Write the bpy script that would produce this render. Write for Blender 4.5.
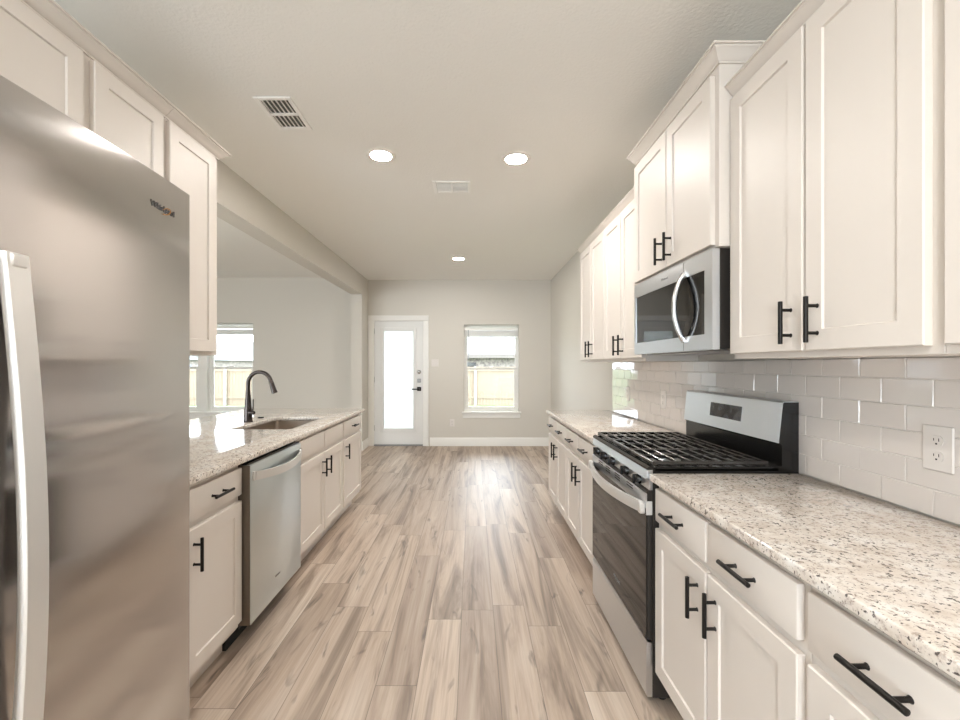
import bpy, bmesh, math, random
from mathutils import Vector, Matrix

# ------------------------------------------------------------------ scene, camera, light
for o in list(bpy.data.objects):
    bpy.data.objects.remove(o)
S = bpy.context.scene
COL = S.collection
random.seed(7)
H = 1.337          # camera height
F = 430.0          # focal length in pixels of the 960 px wide frame

cam_d = bpy.data.cameras.new('camera')
cam = bpy.data.objects.new('camera', cam_d)
COL.objects.link(cam)
cam.location = (0, 0, H)
cam.rotation_euler = (math.pi / 2, 0, 0)
cam_d.sensor_width = 36
cam_d.lens = F / 960 * 36
cam_d.shift_x = 7 / 960
cam_d.shift_y = 5 / 960
cam_d.clip_start = 0.02
S.camera = cam

S.view_settings.view_transform = 'Standard'
S.view_settings.look = 'None'
S.view_settings.gamma = 1
S.view_settings.use_curve_mapping = False
S.view_settings.exposure = 1.45

SKY = 5.2            # overcast white daylight
LAMP = 155.0         # radiance of the ceiling lamp lenses
w = bpy.data.worlds.new('world')
S.world = w
w.use_nodes = True
bg = w.node_tree.nodes['Background']
bg.inputs[0].default_value = (0.84, 0.93, 1.0, 1)
bg.inputs[1].default_value = SKY
S.cycles.max_bounces = 10
S.cycles.diffuse_bounces = 6
S.cycles.glossy_bounces = 5
S.cycles.transparent_max_bounces = 12
S.cycles.sample_clamp_indirect = 6.0
S.cycles.caustics_reflective = False
S.cycles.caustics_refractive = False


def portal(loc, rot, sx, sy):
    d = bpy.data.lights.new('daylight_portal', 'AREA')
    d.shape = 'RECTANGLE'
    d.size, d.size_y = sx, sy
    d.cycles.is_portal = True
    o = bpy.data.objects.new('daylight_portal', d)
    o.location, o.rotation_euler = loc, rot
    COL.objects.link(o)


R90 = math.pi / 2
portal((0.305, 7.22, 1.27), (-R90, 0, 0), 0.9, 1.5)
portal((-4.36, 7.02, 1.28), (-R90, 0, 0), 1.65, 1.5)
portal((-1.23, 7.22, 1.1), (-R90, 0, 0), 0.55, 1.65)
portal((-0.975, -2.72, 1.22), (R90, 0, 0), 1.35, 2.36)
portal((-3.9, -2.72, 1.15), (R90, 0, 0), 1.4, 2.1)
portal((-6.12, -0.3, 1.075), (0, -R90, 0), 2.05, 2.2)


# ------------------------------------------------------------------ material helpers
def lin(c):
    c = c / 255.0
    return c / 12.92 if c <= 0.04045 else ((c + 0.055) / 1.055) ** 2.4


def rgb(r, g, b):
    return (lin(r), lin(g), lin(b), 1)


class NT:
    def __init__(s, name):
        s.m = bpy.data.materials.new(name)
        s.m.use_nodes = True
        s.t = s.m.node_tree
        s.b = s.t.nodes['Principled BSDF']
        s.out = s.t.nodes['Material Output']

    def n(s, typ, props=None, **ins):
        nd = s.t.nodes.new('ShaderNode' + typ)
        for k, v in (props or {}).items():
            setattr(nd, k, v)
        for k, v in ins.items():
            key = int(k[1:]) if k[0] == 'i' and k[1:].isdigit() else k.replace('_', ' ')
            s.set(nd.inputs[key], v)
        return nd

    def set(s, sock, v):
        if isinstance(v, bpy.types.NodeSocket):
            s.t.links.new(v, sock)
        else:
            sock.default_value = v

    def math(s, op, a, b=0.0, c=0.0):
        return s.n('Math', {'operation': op}, i0=a, i1=b, i2=c).outputs[0]

    def mix(s, f, a, b, blend='MIX'):
        nd = s.n('Mix', {'data_type': 'RGBA', 'blend_type': blend})
        s.set(nd.inputs[0], f)
        s.set(nd.inputs[6], a)
        s.set(nd.inputs[7], b)
        return nd.outputs[2]

    def ramp(s, f, stops):
        nd = s.n('ValToRGB')
        s.set(nd.inputs[0], f)
        el = nd.color_ramp.elements
        while len(el) < len(stops):
            el.new(0.5)
        for e, (p, c) in zip(el, stops):
            e.position, e.color = p, c
        return nd.outputs[0]

    def coords(s, scale=(1, 1, 1), kind='Object'):
        tc = s.n('TexCoord')
        mp = s.n('Mapping', None, Scale=scale)
        s.t.links.new(tc.outputs[kind], mp.inputs[0])
        return mp.outputs[0]

    def bump(s, h, strength=0.2, dist=0.01):
        nd = s.n('Bump', None, Strength=strength, Distance=dist, Height=h)
        s.t.links.new(nd.outputs[0], s.b.inputs['Normal'])


def plain(name, col, rough=0.5, metal=0.0, spec=None, coat=0.0, noise=None):
    k = NT(name)
    k.b.inputs['Base Color'].default_value = col
    k.b.inputs['Roughness'].default_value = rough
    k.b.inputs['Metallic'].default_value = metal
    if spec is not None:
        k.b.inputs['Specular IOR Level'].default_value = spec
    if coat:
        k.b.inputs['Coat Weight'].default_value = coat
        k.b.inputs['Coat Roughness'].default_value = 0.05
    if noise:
        sc, st, ds = noise
        tx = k.n('TexNoise', None, Vector=k.coords(), Scale=sc, Detail=3.0)
        k.bump(tx.outputs[0], st, ds)
    return k.m


M = {}
M['cab'] = plain('cabinet_paint', rgb(218, 211, 204), 0.44, spec=0.35, noise=(35, 0.03, 0.004))
M['wall'] = plain('wall_paint', rgb(213, 209, 201), 0.75, noise=(140, 0.12, 0.004))
M['ceil'] = plain('ceiling_paint', rgb(243, 242, 238), 0.9, noise=(70, 0.35, 0.006))
M['trim'] = plain('white_trim', rgb(238, 237, 233), 0.4, noise=(30, 0.02, 0.003))
M['doorp'] = plain('door_paint', rgb(228, 228, 226), 0.4, noise=(30, 0.02, 0.003))
M['black'] = plain('black_pull', rgb(30, 27, 25), 0.38, 0.6, noise=(200, 0.02, 0.001))
M['chrome'] = plain('polished_metal', rgb(200, 200, 200), 0.2, 1.0, noise=(60, 0.02, 0.001))
M['blackgl'] = plain('black_gloss', rgb(13, 14, 17), 0.03, 0.0, 0.75, 0.0, noise=(5, 0.004, 0.001))
M['iron'] = plain('cast_iron', rgb(34, 32, 31), 0.2, 0.0, 0.9, noise=(300, 0.04, 0.001))
M['enamel'] = plain('black_enamel', rgb(14, 13, 13), 0.22, noise=(40, 0.02, 0.001))
M['side'] = plain('dark_appliance_side', rgb(46, 42, 39), 0.42, 0.2, noise=(250, 0.06, 0.001))
M['edge'] = plain('dull_door_edge', rgb(118, 108, 98), 0.45, 0.6, noise=(100, 0.02, 0.001))
M['rubber'] = plain('dark_recess', rgb(20, 19, 18), 0.8, noise=(50, 0.05, 0.001))
M['plastic'] = plain('white_plastic', rgb(224, 219, 215), 0.35, noise=(30, 0.01, 0.001))
M['gold'] = plain('gold_ring', rgb(205, 150, 90), 0.3, 0.9, noise=(50, 0.01, 0.001))
M['ink'] = plain('dark_ink', rgb(45, 42, 42), 0.4, noise=(50, 0.01, 0.001))
M['greymet'] = plain('grey_badge', rgb(150, 150, 150), 0.3, 0.8, noise=(50, 0.01, 0.001))
M['vent'] = plain('vent_enamel', rgb(246, 245, 242), 0.4, noise=(30, 0.02, 0.001))
M['darkduct'] = plain('dark_duct', rgb(84, 84, 78), 0.9, noise=(20, 0.05, 0.001))
M['lens_trim'] = plain('lamp_trim', rgb(240, 236, 230), 0.4, noise=(30, 0.02, 0.001))


def steel(name, col, rough, along, aniso=0.0):
    """brushed steel: fine streaks along one axis"""
    k = NT(name)
    sc = {'y': (500, 4, 500), 'z': (500, 500, 4), 'x': (4, 500, 500)}[along]
    tx = k.n('TexNoise', None, Vector=k.coords(sc), Scale=1.0, Detail=2.0)
    k.b.inputs['Metallic'].default_value = 1.0
    k.set(k.b.inputs['Base Color'], k.mix(tx.outputs[0], (col[0] * .995, col[1] * .995, col[2] * .995, 1), col))
    k.set(k.b.inputs['Roughness'], k.math('MULTIPLY_ADD', tx.outputs[0], 0.01, rough - 0.005))
    k.bump(tx.outputs[0], 0.004, 0.0002)
    k.b.inputs['Anisotropic'].default_value = aniso
    return k.m


M['steel_fridge'] = steel('brushed_steel_fridge', rgb(206, 203, 201), 0.12, 'y', 0.92)
M['steel'] = steel('brushed_steel', rgb(216, 219, 223), 0.28, 'y')
M['steel_dw'] = steel('brushed_steel_dishwasher', rgb(214, 221, 223), 0.32, 'y')
M['steel_sink'] = steel('brushed_steel_sink', rgb(192, 180, 168), 0.33, 'x')
M['satin'] = plain('satin_steel', rgb(224, 223, 221), 0.36, 0.6, noise=(60, 0.01, 0.001))
M['bronze'] = plain('dark_bronze_faucet', rgb(74, 68, 66), 0.25, 0.85, noise=(80, 0.02, 0.001))


def granite():
    k = NT('speckled_granite')
    c = k.coords()
    base = k.n('TexNoise', None, Vector=c, Scale=14.0, Detail=4.0, Roughness=0.65)
    col = k.ramp(base.outputs[0], [(0.3, rgb(206, 194, 182)), (0.5, rgb(222, 214, 205)), (0.7, rgb(232, 229, 224))])
    mid = k.n('TexNoise', None, Vector=c, Scale=60.0, Detail=4.0, Roughness=0.7)
    col = k.mix(k.ramp(mid.outputs[0], [(0.52, (0, 0, 0, 1)), (0.66, (0.8, 0.8, 0.8, 1))]), col, rgb(158, 144, 134))
    fl = k.n('TexNoise', None, Vector=c, Scale=110.0, Detail=2.0, Roughness=0.5, Distortion=0.4)
    big = k.n('TexNoise', None, Vector=c, Scale=9.0, Detail=2.0)
    v = k.math('ADD', fl.outputs[0], k.math('MULTIPLY_ADD', big.outputs[0], 0.16, -0.08))
    col = k.mix(k.ramp(v, [(0.615, (0, 0, 0, 1)), (0.655, (0.9, 0.9, 0.9, 1))]), col, rgb(74, 68, 68))
    f2 = k.n('TexNoise', None, Vector=k.coords((1, 1, 1.01)), Scale=190.0, Detail=1.0)
    col = k.mix(k.ramp(f2.outputs[0], [(0.68, (0, 0, 0, 1)), (0.72, (0.7, 0.7, 0.7, 1))]), col, rgb(120, 104, 94))
    k.set(k.b.inputs['Base Color'], col)
    k.b.inputs['Roughness'].default_value = 0.07
    k.b.inputs['Specular IOR Level'].default_value = 0.6
    return k.m


M['granite'] = granite()


def planks():
    """wood-look vinyl planks running along y"""
    k = NT('wood_plank_floor')
    tc = k.n('TexCoord')
    sp = k.n('SeparateXYZ', None, Vector=tc.outputs['Object'])
    x, y = sp.outputs[0], sp.outputs[1]
    W, L = 0.172, 1.22
    xr = k.math('DIVIDE', k.math('ADD', x, 0.062), W)
    row = k.math('FLOOR', xr)
    fx = k.math('FRACT', xr)
    ro = k.n('TexWhiteNoise', {'noise_dimensions': '1D'}, W=row).outputs[0]
    yr = k.math('ADD', k.math('DIVIDE', y, L), k.math('MULTIPLY', ro, 7.0))
    idx = k.math('FLOOR', yr)
    fy = k.math('FRACT', yr)
    cv = k.n('CombineXYZ', None, X=row, Y=idx, Z=0.0).outputs[0]
    wn = k.n('TexWhiteNoise', {'noise_dimensions': '2D'}, Vector=cv)
    r1 = wn.outputs[0]
    rc = k.n('SeparateColor', None, Color=wn.outputs[1])
    # grain, different on every plank
    gv = k.n('CombineXYZ', None, X=k.math('MULTIPLY', x, 8.5), Y=k.math('MULTIPLY_ADD', y, 0.6, k.math('MULTIPLY', r1, 37.0)),
             Z=k.math('MULTIPLY', rc.outputs[1], 20.0)).outputs[0]
    g1 = k.n('TexNoise', None, Vector=gv, Scale=1.0, Detail=5.0, Roughness=0.62, Distortion=0.9).outputs[0]
    gf = k.n('CombineXYZ', None, X=k.math('MULTIPLY', x, 110.0), Y=k.math('MULTIPLY_ADD', y, 2.5, k.math('MULTIPLY', r1, 11.0)), Z=r1).outputs[0]
    g2 = k.n('TexNoise', None, Vector=gf, Scale=1.0, Detail=3.0, Roughness=0.6).outputs[0]
    col = k.ramp(g1, [(0.24, rgb(100, 87, 77)), (0.38, rgb(156, 141, 128)), (0.49, rgb(196, 180, 165)), (0.66, rgb(217, 206, 194))])
    tint = k.ramp(r1, [(0.0, rgb(206, 198, 192)), (0.5, rgb(230, 224, 218)), (1.0, rgb(250, 247, 243))])
    col = k.mix(1.0, col, tint, 'MULTIPLY')
    col = k.mix(k.math('MULTIPLY', k.math('SUBTRACT', g2, 0.42), 0.9), col, rgb(120, 98, 82))
    # dark knots and streaks
    kv = k.n('CombineXYZ', None, X=k.math('MULTIPLY', x, 9.0), Y=k.math('MULTIPLY_ADD', y, 2.0, k.math('MULTIPLY', rc.outputs[2], 23.0)), Z=r1).outputs[0]
    kn = k.n('TexNoise', None, Vector=kv, Scale=1.0, Detail=3.0, Roughness=0.55, Distortion=1.6).outputs[0]
    kf = k.ramp(kn, [(0.62, (0, 0, 0, 1)), (0.73, (0.8, 0.8, 0.8, 1))])
    col = k.mix(kf, col, rgb(84, 72, 64))
    # seams
    ex = k.math('MINIMUM', fx, k.math('SUBTRACT', 1.0, fx))
    ey = k.math('MINIMUM', fy, k.math('SUBTRACT', 1.0, fy))
    seam = k.math('MAXIMUM', k.math('LESS_THAN', ex, 0.009), k.math('LESS_THAN', ey, 0.0013))
    col = k.mix(k.math('MULTIPLY', seam, 0.6), col, rgb(70, 58, 50))
    k.set(k.b.inputs['Base Color'], col)
    k.set(k.b.inputs['Roughness'], k.math('MULTIPLY_ADD', g2, 0.12, 0.43))
    k.b.inputs['Specular IOR Level'].default_value = 1.0
    k.bump(k.math('SUBTRACT', k.math('MULTIPLY', g2, 0.3), seam), 0.12, 0.002)
    return k.m


M['floor'] = planks()


def glass(name, tint=(1, 1, 1, 1)):
    k = NT(name)
    tr = k.n('BsdfTransparent', None, Color=tint)
    gl = k.n('BsdfGlossy', None, Roughness=0.0)
    fr = k.n('Fresnel', None, IOR=1.45)
    mx = k.n('MixShader', None, i0=k.math('MULTIPLY', fr.outputs[0], 0.9), i1=tr.outputs[0], i2=gl.outputs[0])
    k.t.links.new(mx.outputs[0], k.out.inputs[0])
    return k.m


M['glass'] = glass('window_glass')


def translucent(name, col, f):
    k = NT(name)
    d = k.n('BsdfDiffuse', None, Color=col)
    t = k.n('BsdfTranslucent', None, Color=col)
    mx = k.n('MixShader', None, i0=f, i1=d.outputs[0], i2=t.outputs[0])
    k.t.links.new(mx.outputs[0], k.out.inputs[0])
    return k.m


M['slat'] = translucent('blind_slat', rgb(236, 236, 236), 0.5)


def emit(name, col, strength):
    k = NT(name)
    e = k.n('Emission', None, Color=col, Strength=strength)
    k.t.links.new(e.outputs[0], k.out.inputs[0])
    return k.m


M['lamp'] = emit('lamp_lens', (1.0, 0.945, 0.885, 1), LAMP)


def tile():
    k = NT('glazed_white_tile')
    tx = k.n('TexNoise', None, Vector=k.coords(), Scale=22.0, Detail=2.0)
    k.b.inputs['Base Color'].default_value = rgb(222, 216, 212)
    k.b.inputs['Roughness'].default_value = 0.06
    k.b.inputs['Specular IOR Level'].default_value = 0.6
    k.bump(tx.outputs[0], 0.06, 0.004)
    return k.m


M['tile'] = tile()
M['grout'] = plain('grout', rgb(226, 222, 218), 0.8, noise=(200, 0.1, 0.001))


def wood(name, a, b):
    k = NT(name)
    tx = k.n('TexNoise', None, Vector=k.coords((9, 9, 0.6)), Scale=1.0, Detail=4.0)
    k.set(k.b.inputs['Base Color'], k.mix(tx.outputs[0], a, b))
    k.b.inputs['Roughness'].default_value = 0.8
    return k.m


def speck(name, a, b, sc, rough=0.85):
    k = NT(name)
    tx = k.n('TexNoise', None, Vector=k.coords(), Scale=sc, Detail=5.0)
    k.set(k.b.inputs['Base Color'], k.ramp(tx.outputs[0], [(0.35, a), (0.65, b)]))
    k.b.inputs['Roughness'].default_value = rough
    return k.m


M['fence'] = wood('cedar_fence', rgb(108, 94, 80), rgb(128, 114, 98))
M['fpost'] = wood('pale_post', rgb(140, 134, 126), rgb(152, 147, 140))
M['lawn'] = speck('lawn', rgb(70, 86, 46), rgb(98, 112, 72), 3.0)
M['roof'] = speck('grey_shingles', rgb(104, 105, 110), rgb(126, 127, 131), 4.0)
M['brick'] = speck('mixed_brick', rgb(80, 74, 72), rgb(140, 132, 126), 6.0)
M['fascia'] = plain('dark_fascia', rgb(90, 84, 80), 0.7, noise=(5, 0.02, 0.01))
M['leaf'] = speck('tree_leaves', rgb(80, 110, 60), rgb(140, 165, 110), 2.0)
M['bark'] = wood('bark', rgb(84, 70, 58), rgb(120, 102, 86))


def display():
    k = NT('oven_display')
    tx = k.n('TexNoise', None, Vector=k.coords(), Scale=22.0, Detail=2.0)
    k.set(k.b.inputs['Base Color'], k.ramp(tx.outputs[0], [(0.4, rgb(38, 38, 42)), (0.62, rgb(72, 74, 78))]))
    k.b.inputs['Roughness'].default_value = 0.06
    k.b.inputs['Specular IOR Level'].default_value = 0.8
    return k.m


M['display'] = display()


# ------------------------------------------------------------------ mesh helpers
class MB:
    def __init__(s):
        s.v, s.f = [], []

    def add(s, vs, fs):
        o = len(s.v)
        s.v += [tuple(p) for p in vs]
        s.f += [tuple(i + o for i in f) for f in fs]
        return s

    def box(s, x0, x1, y0, y1, z0, z1, bev=0.0, seg=1):
        x0, x1 = min(x0, x1), max(x0, x1)
        y0, y1 = min(y0, y1), max(y0, y1)
        z0, z1 = min(z0, z1), max(z0, z1)
        if bev <= 0:
            vs = [(x, y, z) for x in (x0, x1) for y in (y0, y1) for z in (z0, z1)]
            return s.add(vs, [(0, 1, 3, 2), (4, 6, 7, 5), (0, 4, 5, 1), (2, 3, 7, 6), (0, 2, 6, 4), (1, 5, 7, 3)])
        b = bmesh.new()
        bmesh.ops.create_cube(b, size=1.0)
        for q in b.verts:
            q.co = Vector(((x0 + x1) / 2 + q.co.x * (x1 - x0), (y0 + y1) / 2 + q.co.y * (y1 - y0), (z0 + z1) / 2 + q.co.z * (z1 - z0)))
        bev = min(bev, 0.45 * min(x1 - x0, y1 - y0, z1 - z0))
        bmesh.ops.bevel(b, geom=list(b.edges), offset=bev, segments=seg, affect='EDGES', profile=0.5)
        return s.take(b)

    def take(s, b):
        b.verts.index_update()
        s.add([q.co[:] for q in b.verts], [[q.index for q in f.verts] for f in b.faces])
        b.free()
        return s

    def sweep(s, pts, prof, ups=None, closed=False, caps=True):
        """sweep the closed 2-D profile (a, b) along pts; a goes along side, b along up"""
        pts = [Vector(p) for p in pts]
        n, m = len(pts), len(prof)
        vs = []
        side = None
        for i, p in enumerate(pts):
            a = pts[i - 1] if (i or closed) else p
            c = pts[(i + 1) % n] if (i < n - 1 or closed) else p
            t = (c - a).normalized()
            if ups is not None:
                u = Vector(ups[i] if isinstance(ups, list) else ups)
                sd = t.cross(u).normalized()
            else:
                if side is None:
                    u0 = Vector((0, 0, 1)) if abs(t.z) < 0.9 else Vector((0, 1, 0))
                    sd = t.cross(u0).normalized()
                else:
                    sd = (side - t * side.dot(t)).normalized()
            side = sd
            up = sd.cross(t).normalized()
            q = prof[i] if isinstance(prof[0], list) else prof
            m = len(q)
            vs += [p + sd * a_ + up * b_ for a_, b_ in q]
        fs = []
        for i in range(n if closed else n - 1):
            j = (i + 1) % n
            for k in range(m):
                l = (k + 1) % m
                fs.append((i * m + k, i * m + l, j * m + l, j * m + k))
        if caps and not closed:
            fs.append(tuple(reversed(range(m))))
            fs.append(tuple((n - 1) * m + k for k in range(m)))
        return s.add(vs, fs)

    def tube(s, pts, r, seg=12, closed=False):
        def ring(rr):
            return [(rr * math.cos(2 * math.pi * k / seg), rr * math.sin(2 * math.pi * k / seg)) for k in range(seg)]
        prof = [ring(q) for q in r] if isinstance(r, (list, tuple)) else ring(r)
        return s.sweep(pts, prof, closed=closed)

    def lathe(s, prof, c, axis='z', seg=28, cap=True):
        """prof = [(radius, height)], revolved about an axis through c"""
        vs, fs = [], []
        m = len(prof)
        for k in range(seg):
            a = 2 * math.pi * k / seg
            for r, h in prof:
                p = (r * math.cos(a), r * math.sin(a), h)
                if axis == 'x':
                    p = (p[2], p[0], p[1])
                elif axis == 'y':
                    p = (p[1], p[2], p[0])
                vs.append((c[0] + p[0], c[1] + p[1], c[2] + p[2]))
        for k in range(seg):
            l = (k + 1) % seg
            for i in range(m - 1):
                fs.append((k * m + i, l * m + i, l * m + i + 1, k * m + i + 1))
        if cap:
            fs.append(tuple(reversed([k * m for k in range(seg)])))
            fs.append(tuple(k * m + m - 1 for k in range(seg)))
        return s.add(vs, fs)

    def prism(s, poly, axis, a0, a1):
        """extrude a 2-D polygon along an axis: y -> poly (x, z); x -> poly (y, z); z -> poly (x, y)"""
        def P(p, a):
            return {'x': (a, p[0], p[1]), 'y': (p[0], a, p[1]), 'z': (p[0], p[1], a)}[axis]
        n = len(poly)
        vs = [P(p, a0) for p in poly] + [P(p, a1) for p in poly]
        fs = [tuple(reversed(range(n))), tuple(range(n, 2 * n))]
        fs += [(i, (i + 1) % n, (i + 1) % n + n, i + n) for i in range(n)]
        return s.add(vs, fs)

    def build(s, name, mat, parent=None, smooth=35, label=None):
        org = Vector((0, 0, 0))
        p = parent
        while p is not None:
            org += p.location
            p = p.parent
        me = bpy.data.meshes.new(name)
        me.from_pydata([tuple(Vector(q) - org) for q in s.v], [], s.f)
        b = bmesh.new()
        b.from_mesh(me)
        bmesh.ops.recalc_face_normals(b, faces=b.faces)
        b.to_mesh(me)
        b.free()
        me.materials.append(M[mat])
        if smooth:
            me.shade_smooth()
            me.set_sharp_from_angle(angle=math.radians(smooth))
        o = bpy.data.objects.new(name, me)
        COL.objects.link(o)
        o.parent = parent
        if label:
            o['label'] = label
        return o


def thing(name, label, cat, loc, group=None, kind=None):
    o = bpy.data.objects.new(name, None)
    o.empty_display_size = 0.1
    o.location = loc
    COL.objects.link(o)
    return tag(o, label, cat, group, kind)


def tag(o, label=None, cat=None, group=None, kind=None):
    if label:
        o['label'] = label
    if cat:
        o['category'] = cat
    if group:
        o['group'] = group
    if kind:
        o['kind'] = kind
    return o


def struct(o, label=None, cat=None):
    return tag(o, label, cat, None, 'structure')


def copy_tree(o, delta, label, group=None, parent=None):
    c = o.copy()
    COL.objects.link(c)
    if parent is None:
        c.location = Vector(o.location) + Vector(delta)
        tag(c, label, None, group)
    else:
        c.parent = parent
    for ch in [q for q in list(COL.objects) if q.parent == o]:
        copy_tree(ch, delta, None, None, c)
    return c


def grid_wall(axis, xs, zs, a0, a1, holes):
    """wall slab with rectangular holes; axis is the thickness axis ('y' or 'x')"""
    mb = MB()
    us = sorted(set(xs + [q for h in holes for q in h[:2]]))
    vs = sorted(set(zs + [q for h in holes for q in h[2:]]))
    for i in range(len(us) - 1):
        for j in range(len(vs) - 1):
            cu, cv = (us[i] + us[i + 1]) / 2, (vs[j] + vs[j + 1]) / 2
            if any(h[0] < cu < h[1] and h[2] < cv < h[3] for h in holes):
                continue
            if axis == 'y':
                mb.box(us[i], us[i + 1], a0, a1, vs[j], vs[j + 1])
            else:
                mb.box(a0, a1, us[i], us[i + 1], vs[j], vs[j + 1])
    return mb


# ------------------------------------------------------------------ room shell
XL, XR = -1.733, 1.288       # kitchen side walls
YF, YD, YB = 7.10, 6.90, -2.6
ZC = 2.74
XLO = XL - 0.17              # outer face of the left wall and header
XW = -6.0                    # far left wall of the dining room

mb = MB().box(XW - 0.15, XR + 0.15, YB - 0.15, YF + 0.2, -0.12, 0)
struct(mb.build('floor', 'floor', smooth=0))
mb = MB().box(XW - 0.15, XR + 0.15, YB - 0.15, YF + 0.2, ZC, ZC + 0.12)
struct(mb.build('ceiling', 'ceil', smooth=0))
mb = MB().box(XR, XR + 0.15, YB - 0.15, YF + 0.2, 0, ZC)
struct(mb.build('wall_right', 'wall', smooth=0))
mb = MB().box(XLO, XL, YB, 2.22, 0, ZC)
struct(mb.build('wall_left', 'wall', smooth=0))
mb = MB().box(XLO, XL, 2.22, 6.71, 2.44, ZC).box(XLO, XL, 6.71, YF, 0, ZC)
struct(mb.build('wall_header', 'wall', smooth=0))
DOOR = (-1.645, -0.816, 0.0, 2.072)
WIN = (-0.149, 0.758, 0.54, 2.004)
grid_wall('y', [XLO, XR], [0, ZC], YF, YF + 0.16, [DOOR, WIN]).build('wall_far', 'wall', smooth=0)
struct(bpy.data.objects['wall_far'])
DWIN = (-5.18, -3.53, 0.56, 2.01)
grid_wall('y', [XW, XLO], [0, ZC], YD, YD + 0.16, [DWIN]).build('wall_dining', 'wall', smooth=0)
struct(bpy.data.objects['wall_dining'])
SIDE_FILL = (-1.4, 0.8, 0.05, 2.1)  # unseen opening added to bring more daylight into the dining room
grid_wall('x', [YB, YD], [0, ZC], XW - 0.15, XW, [SIDE_FILL]).build('wall_outer', 'wall', smooth=0)
struct(bpy.data.objects['wall_outer'])
BACK_FILL = (-1.65, -0.3, 0.04, 2.4)  # opening added behind the camera, out of view, to fill the kitchen with daylight
LIVING_FILL = (-4.6, -3.2, 0.1, 2.2)  # second added opening behind the camera, daylight fill for the dining side
grid_wall('y', [XW, XR], [0, ZC], YB - 0.15, YB, [BACK_FILL, LIVING_FILL]).build('wall_back', 'wall', smooth=0)
struct(bpy.data.objects['wall_back'])


def board(axis, a0, a1, face, s, z=0.14, t=0.014):
    """baseboard with an eased cap; face is the wall face, s the side it stands on"""
    prof = [(0, 0), (t, 0), (t, z - 0.028), (t * .75, z - 0.018), (t * .6, z - 0.012), (t * .35, z), (0, z)]
    return MB().prism([(face + s * p[0], p[1]) for p in prof], axis, a0, a1)


struct(board('x', -0.712, XR - 0.015, YF, -1).build('baseboard_far', 'trim'))
struct(board('y', 4.05, YF - 0.001, XR, -1).build('baseboard_right', 'trim'))
struct(board('y', 6.71, YF - 0.02, XL, 1).build('baseboard_left', 'trim'))
struct(board('x', XW, XLO, YD, -1).build('baseboard_dining', 'trim'))


# ------------------------------------------------------------------ far door
def casing(x0, x1, ztop, y, wdt=0.085):
    prof = [(0, 0), (0.004, 0.012), (0.016, 0.016), (wdt * .6, 0.016), (wdt * .72, 0.021), (wdt, 0.021), (wdt, 0)]
    mb = MB()
    mb.prism([(x0 - p[0], y - p[1]) for p in prof], 'z', 0, ztop)
    mb.prism([(x1 + p[0], y - p[1]) for p in prof], 'z', 0, ztop)
    mb.prism([(y - p[1], ztop + p[0]) for p in prof], 'x', x0 - wdt, x1 + wdt)
    return mb


d1 = thing('door_1', 'white glazed back door with built-in blinds in the far wall', 'door', (-1.23, YF, 0), None, 'structure')
casing(-1.642, -0.818, 2.068, YF).build('casing', 'trim', d1)
x0, x1, y0, y1 = -1.632, -0.829, YF + 0.02, YF + 0.064
mb = MB()
gx0, gx1, gz0, gz1 = -1.50, -0.962, 0.262, 1.925
for a in grid_wall('y', [x0, x1], [0.022, 2.062], y0, y1, [(gx0, gx1, gz0, gz1)]).f, :
    pass
gw = grid_wall('y', [x0, x1], [0.022, 2.062], y0, y1, [(gx0, gx1, gz0, gz1)])
gw.build('door_slab', 'doorp', d1, 0)
mb = MB()
for a in (y0 - 0.012, ):
    mb.box(gx0 - 0.03, gx0 + 0.028, a, a + 0.02, gz0 - 0.03, gz1 + 0.03, 0.004)
    mb.box(gx1 - 0.028, gx1 + 0.03, a, a + 0.02, gz0 - 0.03, gz1 + 0.03, 0.004)
    mb.box(gx0 + 0.028, gx1 - 0.028, a, a + 0.02, gz0 - 0.03, gz0 + 0.028, 0.004)
    mb.box(gx0 + 0.028, gx1 - 0.028, a, a + 0.02, gz1 - 0.028, gz1 + 0.03, 0.004)
mb.build('glazing_frame', 'doorp', d1)
MB().box(gx0 + 0.002, gx1 - 0.002, y0 + 0.008, y0 + 0.011, gz0, gz1).build('pane', 'glass', d1, 0)
mb = MB()
z = gz0 + 0.012
while z < gz1 - 0.01:
    ca, sa = math.cos(1.22), math.sin(1.22)
    mb.box(gx0 + 0.012, gx1 - 0.012, y0 + 0.024, y0 + 0.0252, z - 0.0125, z + 0.0125)
    z += 0.0225
mb.build('enclosed_blind', 'slat', d1, 0, 'white closed mini blind between the panes')
mb = MB().box(-1.633, -0.828, YF - 0.02, YF + 0.12, 0.0, 0.019, 0.004)
mb.build('threshold', 'greymet', d1)
mb = MB().box(-1.6448, -1.6335, YF + 0.001, YF + 0.12, 0.0, 2.0715).box(-0.8275, -0.8165, YF + 0.001, YF + 0.12, 0.0, 2.0715).box(-1.6335, -0.8275, YF + 0.001, YF + 0.12, 2.0635, 2.0715)
mb.box(-1.6335, -1.615, y1 + 0.001, y1 + 0.012, 0.02, 2.0635).box(-0.845, -0.8275, y1 + 0.001, y1 + 0.012, 0.02, 2.0635).box(-1.615, -0.845, y1 + 0.001, y1 + 0.012, 2.045, 2.0635)
mb.build('jamb', 'trim', d1, 0)
MB().box(x0, x1, y0 + 0.004, y0 + 0.03, 0.019, 0.024).build('door_sweep', 'rubber', d1, 0)
hx = 419.2
hx = (419.0 - 473) * YF / F
mb = MB().lathe([(0.031, 0), (0.031, -0.008), (0.024, -0.014), (0.012, -0.016), (0.012, -0.03), (0.005, -0.032)], (hx, y0, H - 7 * YF / F), 'y')
mb.build('deadbolt', 'chrome', d1)
mb = MB().box(hx - 0.03, hx + 0.03, y0 - 0.014, y0, H - 15.5 * YF / F - 0.035, H - 15.5 * YF / F + 0.03, 0.006)
mb.build('lock_plate', 'greymet', d1)
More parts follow.
